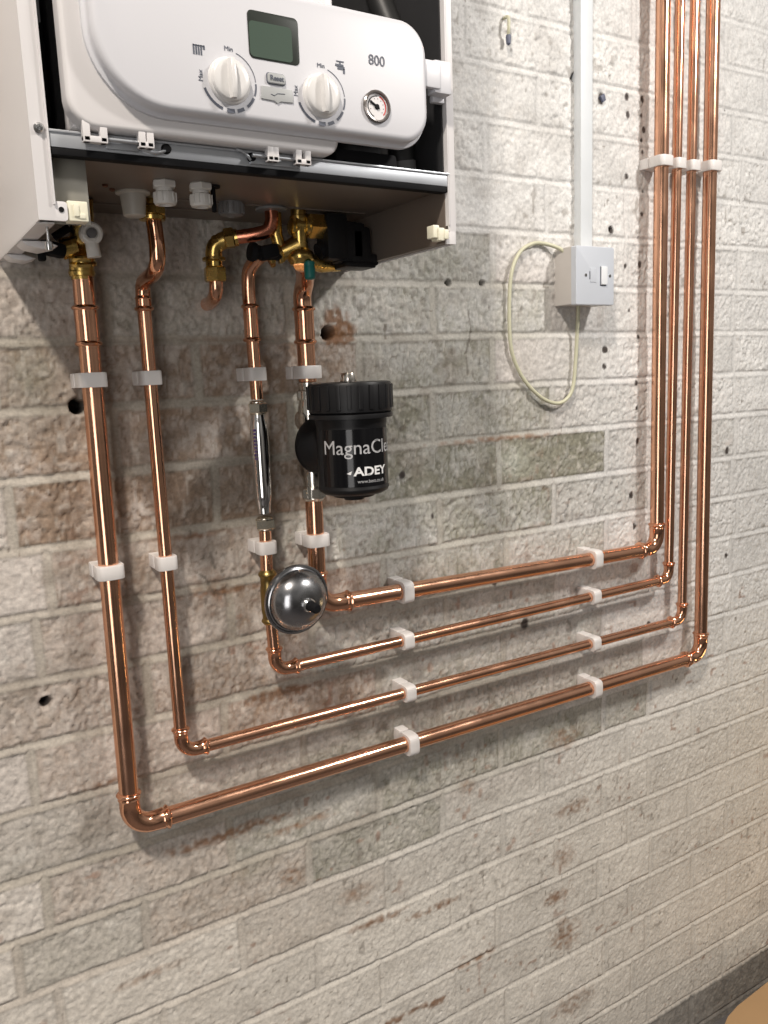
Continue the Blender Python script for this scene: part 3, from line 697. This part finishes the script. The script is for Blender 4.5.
# ------------------------------------------------------------------ valves under the boiler
VA = thing('isolation_valve', 'brass isolation valve with black lever and white plug on the leftmost pipe', 'valve', (-.107, -.05, .24))
q = MB(); q.lathe([(.0105, .228), (.0125, .226), (.0135, .222), (.0125, .2185), (.0112, .2180), (.0112, .215)], (-.1052, YP, 0), (0, 0, 1), 28)
q.tube(smooth_path([(-.1052, YP, .222), (-.1055, -.036, .238), (-.107, -.048, .249), (-.108, -.062, .262), (-.108, -.07, .289)], 6), [.0125] * 8 + [.0115] * 17, 24)
q.tube([(-.128, -.050, .242), (-.113, -.052, .246)], .0105, 20); q.lathe([(.0128, 0), (.0135, .002), (.0120, .004), (.0120, .006), (.0138, .008), (.0128, .011)], (-.1075, -.050, .2375), (.08, .25, -1), 24)
q.build('valve_body', M['brass'], VA)
q = MB(); q.box((-.150, -.068, .2335), (-.125, -.050, .2475), .005, Matrix.Rotation(.2, 3, 'Y')); q.tube([(-.148, -.06, .2405), (-.158, -.062, .2400), (-.175, -.064, .2405)], [.0045, .0030, .0006], 12); q.box((-.152, -.066, .2285), (-.145, -.056, .2420), .002); q.tube([(-.135, -.058, .252), (-.120, -.06, .262)], .004, 10); q.build('lever', M['blackmatte'], VA)
q = MB(); q.lathe([(.0085, 0), (.0105, .002), (.0112, .008), (.0105, .0125), (.0085, .0135), (.0060, .0130), (.0055, .011), (0, .011)], (-.1045, -.074, .2535), (0, -1, 0), 28); q.tube([(-.1045, -.081, .2485), (-.1030, -.081, .2310)], [.0062, .0068], 20)
q.build('drain_plug', M['whiteplug'], VA)
q = MB(); q.lathe([(.0050, .0), (.0048, .0022), (.002, .003), (0, .003)], (-.1045, -.085, .2535), (0, -1, 0), 16); q.build('plug_screw', M['greyknob'], VA)

NB = thing('compression_fitting', 'brass nut joining the second pipe to the boiler, beside the translucent grommet', 'pipe fitting', (-.0445, -.09, .275))
q = MB(); q.lathe([(.0045, .289), (.0045, .2815), (.009, .2830), (.0120, .2815)], (-.0445, -.090, 0), (0, 0, 1), 24); q.build('brass_spigot', M['brass'], NB)
q = MB(); q.hexa((-.0445, -.090, .2715), (0, 0, 1), .0150, .0100, .0015, .2); q.lathe([(.0085, .2725), (.0138, .2715), (.0128, .2680), (.0080, .2670)], (-.0445, -.090, 0), (0, 0, 1), 24); q.build('nut', M['brass'], NB)

FV = thing('filling_valve', 'brass valve group with black relief body and green cap under the boiler', 'valve', (.118, -.09, .245))
q = MB(); q.lathe([(.0085, .289), (.0085, .283), (.0100, .282), (.0100, .268), (.0090, .266), (.0090, .248), (.0110, .246), (.0145, .243), (.0155, .239), (.0145, .2345), (.0125, .2325), (.0118, .2300)], (.1200, -.0895, 0), (0, 0, 1), 28)
q.tube([(.113, -.0895, .2725), (.1485, -.0900, .2725)], .0105, 24); q.hexa((.1290, -.0900, .2725), (1, 0, 0), .0150, .0200, .0015, .2); q.lathe([(.0090, 0), (.0122, .001), (.0128, .004), (.0122, .0070), (.0108, .008)], (.1235, -.0898, .2725), (1, 0, 0), 24)
q.lathe([(.0060, 0), (.0085, .0008), (.0088, .0045), (.0060, .0055)], (.1085, -.0895, .2700), (1, 0, 0), 20)
q.tube([(.098, -.0820, .2425), (.118, -.0890, .2510)], [.0085, .0115], 24)
q.hexa((.1000, -.0825, .2435), (-1, .3, -.35), .0125, .0065); q.hexa((.0905, -.0795, .2395), (-1, .3, -.35), .0115, .0055, .001, .3)
q.tube([(.095, -.082, .289), (.095, -.082, .262), (.098, -.082, .250)], .0072, 20)
q.tube([(.128, -.086, .236), (.150, -.078, .233), (.180, -.070, .2335)], [.0085, .0095, .0065], 20)
q.build('valve_body', M['brass'], FV)
q = MB(); q.box((.070, -.098, .2345), (.092, -.080, .2500), .005, Matrix.Rotation(-.25, 3, 'Y')); q.lathe([(.0040, 0), (.0098, .001), (.0105, .006), (.0085, .009)], (.0585, -.089, .2425), (1, 0, -.15), 20); q.tube([(.064, -.089, .242), (.096, -.086, .2400)], [.0080, .0060], 18); q.build('handle', M['blackmatte'], FV)
q = MB(); q.box((.1465, -.106, .2350), (.1745, -.076, .2865), .006); q.box((.160, -.104, .2320), (.2000, -.074, .2790), .008); q.box((.176, -.104, .2300), (.2060, -.076, .2745), .007); q.box((.190, -.103, .2300), (.2130, -.078, .2440), .003); q.box((.168, -.106, .2275), (.2090, -.074, .2335), .0025); q.tube([(.142, -.090, .245), (.15, -.09, .248)], .009, 18)
q.tube([(.2070, -.090, .2350), (.2200, -.090, .2352)], .0022, 10)
q.build('relief_body', M['black'], FV)
q = MB(); q.lathe([(.0058, 0), (.0062, .003), (.0060, .013), (.0040, .0145), (0, .0145)], (.1245, -.1010, .2275), (.0, -.05, -1), 20); q.lathe([(.0035, -.006), (.0062, -.004), (.0062, 0)], (.1245, -.1010, .2275), (0, -.05, -1), 20)
q.build('green_cap', M['teal'], FV)

# ------------------------------------------------------------------ scale reducer (chrome tube)
SR = thing('scale_reducer', 'slim chrome tube fitted in the thin pipe left of the black filter', 'water conditioner', (.0818, 0, -.07))
q = MB(); q.lathe([(.0078, .066), (.0082, .063), (.0092, .055), (.0105, .048), (.0112, .035), (.0112, -.022), (.0108, -.035), (.0095, -.043), (.0082, -.050), (.0080, -.057)], (.0820, YP, .002), (0, 0, 1), 32); q.build('body', M['chrome'], SR)
for z0 in (.0655, -.0745):
    q = MB(); q.hexa((.0822, YP, z0), (0, 0, 1), .0122, .0125, .0014, .26); q.lathe([(.0078, -.0025), (.0098, -.001), (.0098, .0135), (.0078, .015)], (.0822, YP, z0), (0, 0, 1), 24); q.build('nut', M['brass_light'], SR)
q = MB()
for k in range(9):
    zc = .046 - k * .0042; a = math.radians(-140); 
    for s_ in (-.10, .10):
        q.box((.0820 + .01135 * math.cos(a + s_) - .0006, YP + .01135 * math.sin(a + s_) - .0006, zc - .0013), (.0820 + .01135 * math.cos(a + s_) + .0006, YP + .01135 * math.sin(a + s_) + .0006, zc + .0013), .0001)
q.build('printed_mark', M['purple'], SR)

# ------------------------------------------------------------------ magnetic filter
MF = thing('magnetic_filter', 'black canister filter with white lettering on the pipe beneath the boiler', 'filter', (.163, -.110, -.035))
fx, fy = .1635, -.110
q = MB(); q.lathe([(0, -.0380), (.012, -.0380), (.013, -.0345), (.024, -.0340), (.0260, -.0310), (.0350, -.0300), (.0400, -.0270), (.0418, -.0235), (.0418, -.0225), (.0408, -.0210), (.0408, .0480), (.0415, .0520), (.0415, .0570), (.0486, .0575), (.0489, .0605), (.0486, .0625), (.045, .063)], (fx, fy, 0), (0, 0, 1), 72)
q.build('canister', M['black'], MF)
q = MB(); q.lathe([(.04, .0630), (.0465, .0635), (.0480, .0650), (.0486, .0700), (.0488, .0940), (.0474, .0975), (.0430, .0985), (0, .0985)], (fx, fy, 0), (0, 0, 1), 72)
for k in range(24):
    a = 2 * PI * k / 24; cR = Matrix.Rotation(a, 3, 'Z'); c_ = Vector((fx, fy, 0)) + cR @ Vector((.0484, 0, .0815)); q.box((c_.x - .0016, c_.y - .0026, .0680), (c_.x + .0016, c_.y + .0026, .0950), .0008, cR, c_)
lid = q.build('lid', M['black'], MF)
q = MB(); q.lathe([(.0095, .098), (.0098, .101), (.0090, .1065), (.0082, .1085), (.0060, .1090), (0, .1090)], (fx - .001, fy, 0), (0, 0, 1), 24); q.build('air_vent', M['nickel'], lid)
# label band (glossy), facing out from the wall
def wrap(u, z, r): 
    a = -PI / 2 + u / r; return (fx + r * math.cos(a), fy + r * math.sin(a), z)
q = MB(); N = 48; U = .060
q.add([wrap(-U + 2 * U * i / N, z, .0412) for z in (-.0190, .0460) for i in range(N + 1)], [[i, i + 1, N + 1 + i + 1, N + 1 + i] for i in range(N)]); lab = q.build('label_band', M['blackgloss'], MF)
def wrap_text(txt, size, u0, z0, m, name, align='CENTER', sx=1, bold=0, shear=0):
    vs, fs = text_mesh(txt, size, .0001, align, bold); t = MB(); t.smooth = False
    t.add([wrap(u0 + v.x * sx + v.y * shear, z0 + v.y, .0413 + max(0, v.z)) for v in vs], fs); return t.build(name, m, MF)
wrap_text('MagnaClean', .0225, -.002, .0250, M['print_grey'], 'lettering', sx=1.02)
wrap_text('ADEY', .0135, .0015, -.0020, M['print_white'], 'lettering', sx=1.28, bold=.0004)
q = MB(); q.add([wrap(u, z, .0414) for u, z in ((-.0285, -.0035), (-.0225, -.0005), (-.0240, -.0050))], [[0, 1, 2]]); q.build('logo_swoosh', M['print_white'], MF)
wrap_text('www.best.co.uk', .0056, .0015, -.0130, M['print_grey'], 'lettering', sx=1.0)
# connection behind the canister
q = MB(); q.lathe([(.0345, 0), (.0350, .004), (.0330, .010), (.0270, .020), (.022, .030), (.022, .045)], (.1545, -.040, .0225), (.16, -1, 0), 48); q.build('swivel_body', M['black'], MF)
q = MB(); q.lathe([(.0038, 0), (.0036, .001), (0, .0012)], (.1340, -.0535, .0235), (-.45, -.9, 0), 16); q.build('red_dot', M['red'], MF)
q = MB(); q.lathe([(.011, .1005), (.0130, .099), (.0130, .0965), (.0118, .096), (.0118, .0900), (.0142, .089), (.0142, .078), (.0120, .077), (.0135, .070), (.0135, -.018), (.0120, -.026), (.0120, -.028), (.0145, -.029), (.0145, -.044), (.0125, -.046), (.011, -.0475)], (.1502, YP, 0), (0, 0, 1), 24)
q.hexa((.1502, YP, .0795), (0, 0, 1), .0155, .0105, .0012, .2); q.hexa((.1500, YP, -.0440), (0, 0, 1), .0160, .0130, .0012, .2)
q.build('isolating_valve', M['nickel'], MF)
for zc in (.0535, -.0060):
    q = MB(); q.lathe([(.0095, 0), (.0115, .0008), (.0115, .0032), (.0090, .004), (.0040, .0045)], (.1395, YP, zc), (-1, -.15, 0), 20)
    q.build('valve_ring', M['nickel'], MF)

# ------------------------------------------------------------------ steel dome (mini expansion vessel)
EV = thing('expansion_vessel', 'small round stainless steel dome with black nozzle on the thin pipe', 'expansion vessel', (.0835, -.06, -.150))
ox, oz = .0965, -.1545
ax = Vector((.06, -1, -.04)).normalized(); o0 = Vector((ox - .004, -.062, oz + .0015))
q = MB(); q.lathe([(.008, -.004), (.016, .0), (.030, .006), (.0385, .014), (.0405, .018), (.0412, .0190), (.0422, .0200), (.0426, .0215), (.0420, .0235), (.0400, .0240), (.0385, .0232), (.0372, .0240), (.0358, .0300), (.0335, .0345), (.0290, .0400), (.0225, .0448), (.0150, .0475), (.0080, .0485), (0, .0485)], o0, ax, 64); q.build('dome', M['brushed'], EV)
q = MB(); q.lathe([(.0082, .0480), (.0082, .0520), (.0066, .0540)], o0, ax, 24); q.build('nozzle_collar', M['steel'], EV)
q = MB(); q.lathe([(.0058, .052), (.0058, .0680), (.0046, .0700), (0, .0700)], o0, ax, 24); q.build('nozzle_cap', M['blackmatte'], EV)

# ------------------------------------------------------------------ fused spur, trunking, cable
FS = thing('fused_switch', 'white fused switch in a surface box between the boiler and the pipes', 'switch', (.6225, 0, .195))
q = MB(); q.prism(rrect(.5845, .1955, .6605, .2790, .002), .004, -.0365, .001); q.build('back_box', M['switchbox'], FS)
q = MB(); q.prism(rrect(.5838, .1945, .6615, .2782, .0025), -.0370, -.0470, .0012); pl = q.build('faceplate', M['switch'], FS)
q = MB(); q.prism(rrect(.6335, .2238, .6452, .2500, .001), -.0460, -.0500, .0008); q.build('rocker', M['rocker'], pl)
q = MB(); q.box((.6325, -.0475, .2222), (.6440, -.0468, .2248), 0); q.box((.6322, -.0475, .2230), (.6338, -.0468, .2500), 0); q.build('rocker_surround', M['grey_print'], pl)
q = MB(); q.box((.6105, -.0475, .2315), (.6118, -.0468, .2425), 0); q.build('fuse_slot', M['grey_print'], pl)
q = MB(); q.prism(rrect(.6120, .2270, .6240, .2475, .0012), -.0460, -.0477, .0004); q.build('fuse_carrier', M['switch'], pl)
for sx in (.6030, .6525):
    q = MB(); q.lathe([(.0026, 0), (.0024, .0008), (0, .0009)], (sx, -.0469, .2370), (0, -1, 0), 16); q.build('screw', M['steel'], pl)
q = MB(); q.box((.6236, -.0160, .2775), (.6460, .004, ZTOP), .0012); q.box((.6228, -.0172, .2775), (.6465, -.0120, ZTOP), .001); tag(q.build('cable_trunking', M['conduit']), 'white painted cable trunking running up from the fused switch', 'cable trunking')
cp = smooth_path([(.5900, -.022, .2700), (.5800, -.014, .2790), (.5600, -.007, .2850), (.5350, -.008, .2835), (.5100, -.009, .2700), (.4935, -.010, .2400), (.4895, -.009, .1900), (.4935, -.008, .1330), (.5140, -.008, .0930), (.5450, -.010, .0640), (.5760, -.010, .0520), (.5980, -.010, .0560), (.6130, -.010, .0740), (.6190, -.010, .1150), (.6200, -.012, .1530), (.6180, -.016, .1800), (.6170, -.018, .2000)], 10)
tag(MB().tube(cp, .0028, 14).build('power_cable', M['cable']), 'cream flex looping from the side of the fused switch back to its underside', 'cable')

# ------------------------------------------------------------------ odds and ends on the wall
q = MB(); q.tube(smooth_path([(.4935, .002, .581), (.4920, -.012, .578), (.4910, -.014, .563), (.4925, -.010, .553)], 5), [.0022] * 16, 10); q.mi = 1; q.lathe([(.0034, 0), (.0038, .003), (.0030, .011), (.001, .013)], (.4928, -.011, .556), (0, 0, -1), 12)
tag(q.build('wall_hook', [M['cable'], M['plugblue']]), 'small hooked nail with blue tip high on the wall right of the boiler', 'hook')
q = MB(); q.prism([(.675, .503), (.683, .508), (.6865, .499), (.680, .495)], .002, -.006, .001)
tag(q.build('screw_stub', M['plugblue']), 'small dark screw stub in the wall right of the trunking', 'screw')
q = MB(); q.lathe([(.0028, -.004), (.0026, .004), (.001, .0065), (0, .0065)], (.3925, -.003, .0300), (0, -1, 0), 12)
# wooden board in the corner
q = MB(); pts = []
base = [(.883, -.117), (.905, -.108), (.942, -.1015), (1.037, -.096), (1.60, -.070), (1.60, -.55), (.80, -.59), (.800, -.30), (.835, -.17)]
top = [Vector((x, y, -1.090)) for x, y in base]; R_ = []
for dz, ins in ((-.145, 0), (-.004, 0), (-.001, .001), (0, .004)):
    c_ = Vector((1.2, -.33, 0)); R_.append([(p.x + (c_.x - p.x) * ins / .3, p.y + (c_.y - p.y) * ins / .3, p.z + dz) for p in top])
q = MB(); q.smooth = False; q.rings(R_)
tag(q.build('wooden_board', M['wood']), 'tan wooden board lying low in front of the wall, bottom right corner', 'board')

# ------------------------------------------------------------------ light
def area(name, loc, target, size, power, col, sy=None):
    l = bpy.data.lights.new(name, 'AREA'); l.energy = power; l.color = col; l.size = size
    if sy: l.shape = 'RECTANGLE'; l.size_y = sy
    o = bpy.data.objects.new(name, l); COL.objects.link(o); o.location = loc
    o.rotation_euler = (Vector(target) - Vector(loc)).to_track_quat('-Z', 'Y').to_euler(); return o
area('hanging_lamp', (1.02, -1.02, .98), (.55, 0, -.15), .13, 15, (1.0, .955, .91))
area('left_fill', (-1.5, -2.3, -.15), (0, 0, .1), .9, 17, (1.0, .97, .95), 1.8)  # added soft fill from camera left to brighten tray underside and valves
sp_ = bpy.data.lights.new('spot_lamp', 'SPOT'); sp_.energy = 290; sp_.color = (1, .91, .81); sp_.shadow_soft_size = .10; sp_.spot_size = math.radians(66); sp_.spot_blend = 1
so = bpy.data.objects.new('spot_lamp', sp_); COL.objects.link(so); so.location = (-1.10, -1.5, 2.15); so.rotation_euler = (Vector((.25, 0, -.75)) - so.location).to_track_quat('-Z', 'Y').to_euler()
pl_ = bpy.data.lights.new('work_lamp', 'POINT'); pl_.energy = 1.6; pl_.color = (1, .70, .36); pl_.shadow_soft_size = .05
po = bpy.data.objects.new('work_lamp', pl_); COL.objects.link(po); po.location = (1.55, -.32, -.72)

w = bpy.data.worlds.new('room_light'); SC.world = w; w.use_nodes = True; nt = w.node_tree
bg = nt.nodes['Background']; bg.inputs['Strength'].default_value = .42
tc = nt.nodes.new('ShaderNodeTexCoord'); sp = nt.nodes.new('ShaderNodeSeparateXYZ'); nt.links.new(tc.outputs['Generated'], sp.inputs[0])
cr = nt.nodes.new('ShaderNodeValToRGB'); mrr = nt.nodes.new('ShaderNodeMapRange'); mrr.inputs['From Min'].default_value = -1; mrr.inputs['From Max'].default_value = 1
nt.links.new(sp.outputs['Z'], mrr.inputs['Value']); nt.links.new(mrr.outputs[0], cr.inputs[0])
e = cr.color_ramp.elements; e[0].position = 0; e[0].color = (.20, .17, .14, 1); e[1].position = 1; e[1].color = (.60, .58, .55, 1)
x_ = e.new(.45); x_.color = (.26, .24, .215, 1); x_ = e.new(.62); x_.color = (.42, .40, .375, 1)
nz_ = nt.nodes.new('ShaderNodeTexNoise'); nz_.inputs['Scale'].default_value = 2.2; nz_.inputs['Detail'].default_value = 2; nt.links.new(tc.outputs['Generated'], nz_.inputs['Vector'])
m2 = nt.nodes.new('ShaderNodeMapRange'); m2.inputs['From Min'].default_value = .38; m2.inputs['From Max'].default_value = .62; m2.inputs['To Min'].default_value = .42; m2.inputs['To Max'].default_value = 1.75
nt.links.new(nz_.outputs['Fac'], m2.inputs['Value'])
mm = nt.nodes.new('ShaderNodeMix'); mm.data_type = 'RGBA'; mm.blend_type = 'MULTIPLY'; mm.inputs[0].default_value = 1
nt.links.new(cr.outputs[0], mm.inputs[6]); nt.links.new(m2.outputs[0], mm.inputs[7]); nt.links.new(mm.outputs[2], bg.inputs['Color'])

# ------------------------------------------------------------------ camera
cam = bpy.data.cameras.new('camera'); co_ = bpy.data.objects.new('camera', cam); COL.objects.link(co_)
F, YAW, PIT, ROL = 827.858, .5464661, -.1651417, -.0393497
fwd = Vector((math.sin(YAW) * math.cos(PIT), math.cos(YAW) * math.cos(PIT), math.sin(PIT))); rt = Vector((math.cos(YAW), -math.sin(YAW), 0)); up = rt.cross(fwd)
r2 = rt * math.cos(ROL) + up * math.sin(ROL); u2 = -rt * math.sin(ROL) + up * math.cos(ROL)
Mx = Matrix((r2, u2, -fwd)).transposed().to_4x4(); Mx.translation = Vector((-.309686, -.953925, .105893)); co_.matrix_world = Mx
cam.sensor_fit = 'VERTICAL'; cam.sensor_height = 24; cam.lens = F / 1024 * 24; cam.clip_start = .01
SC.camera = co_
vs_ = SC.view_settings; vs_.view_transform = 'Standard'; vs_.look = 'None'; vs_.exposure = 0; vs_.gamma = 1; vs_.use_curve_mapping = False
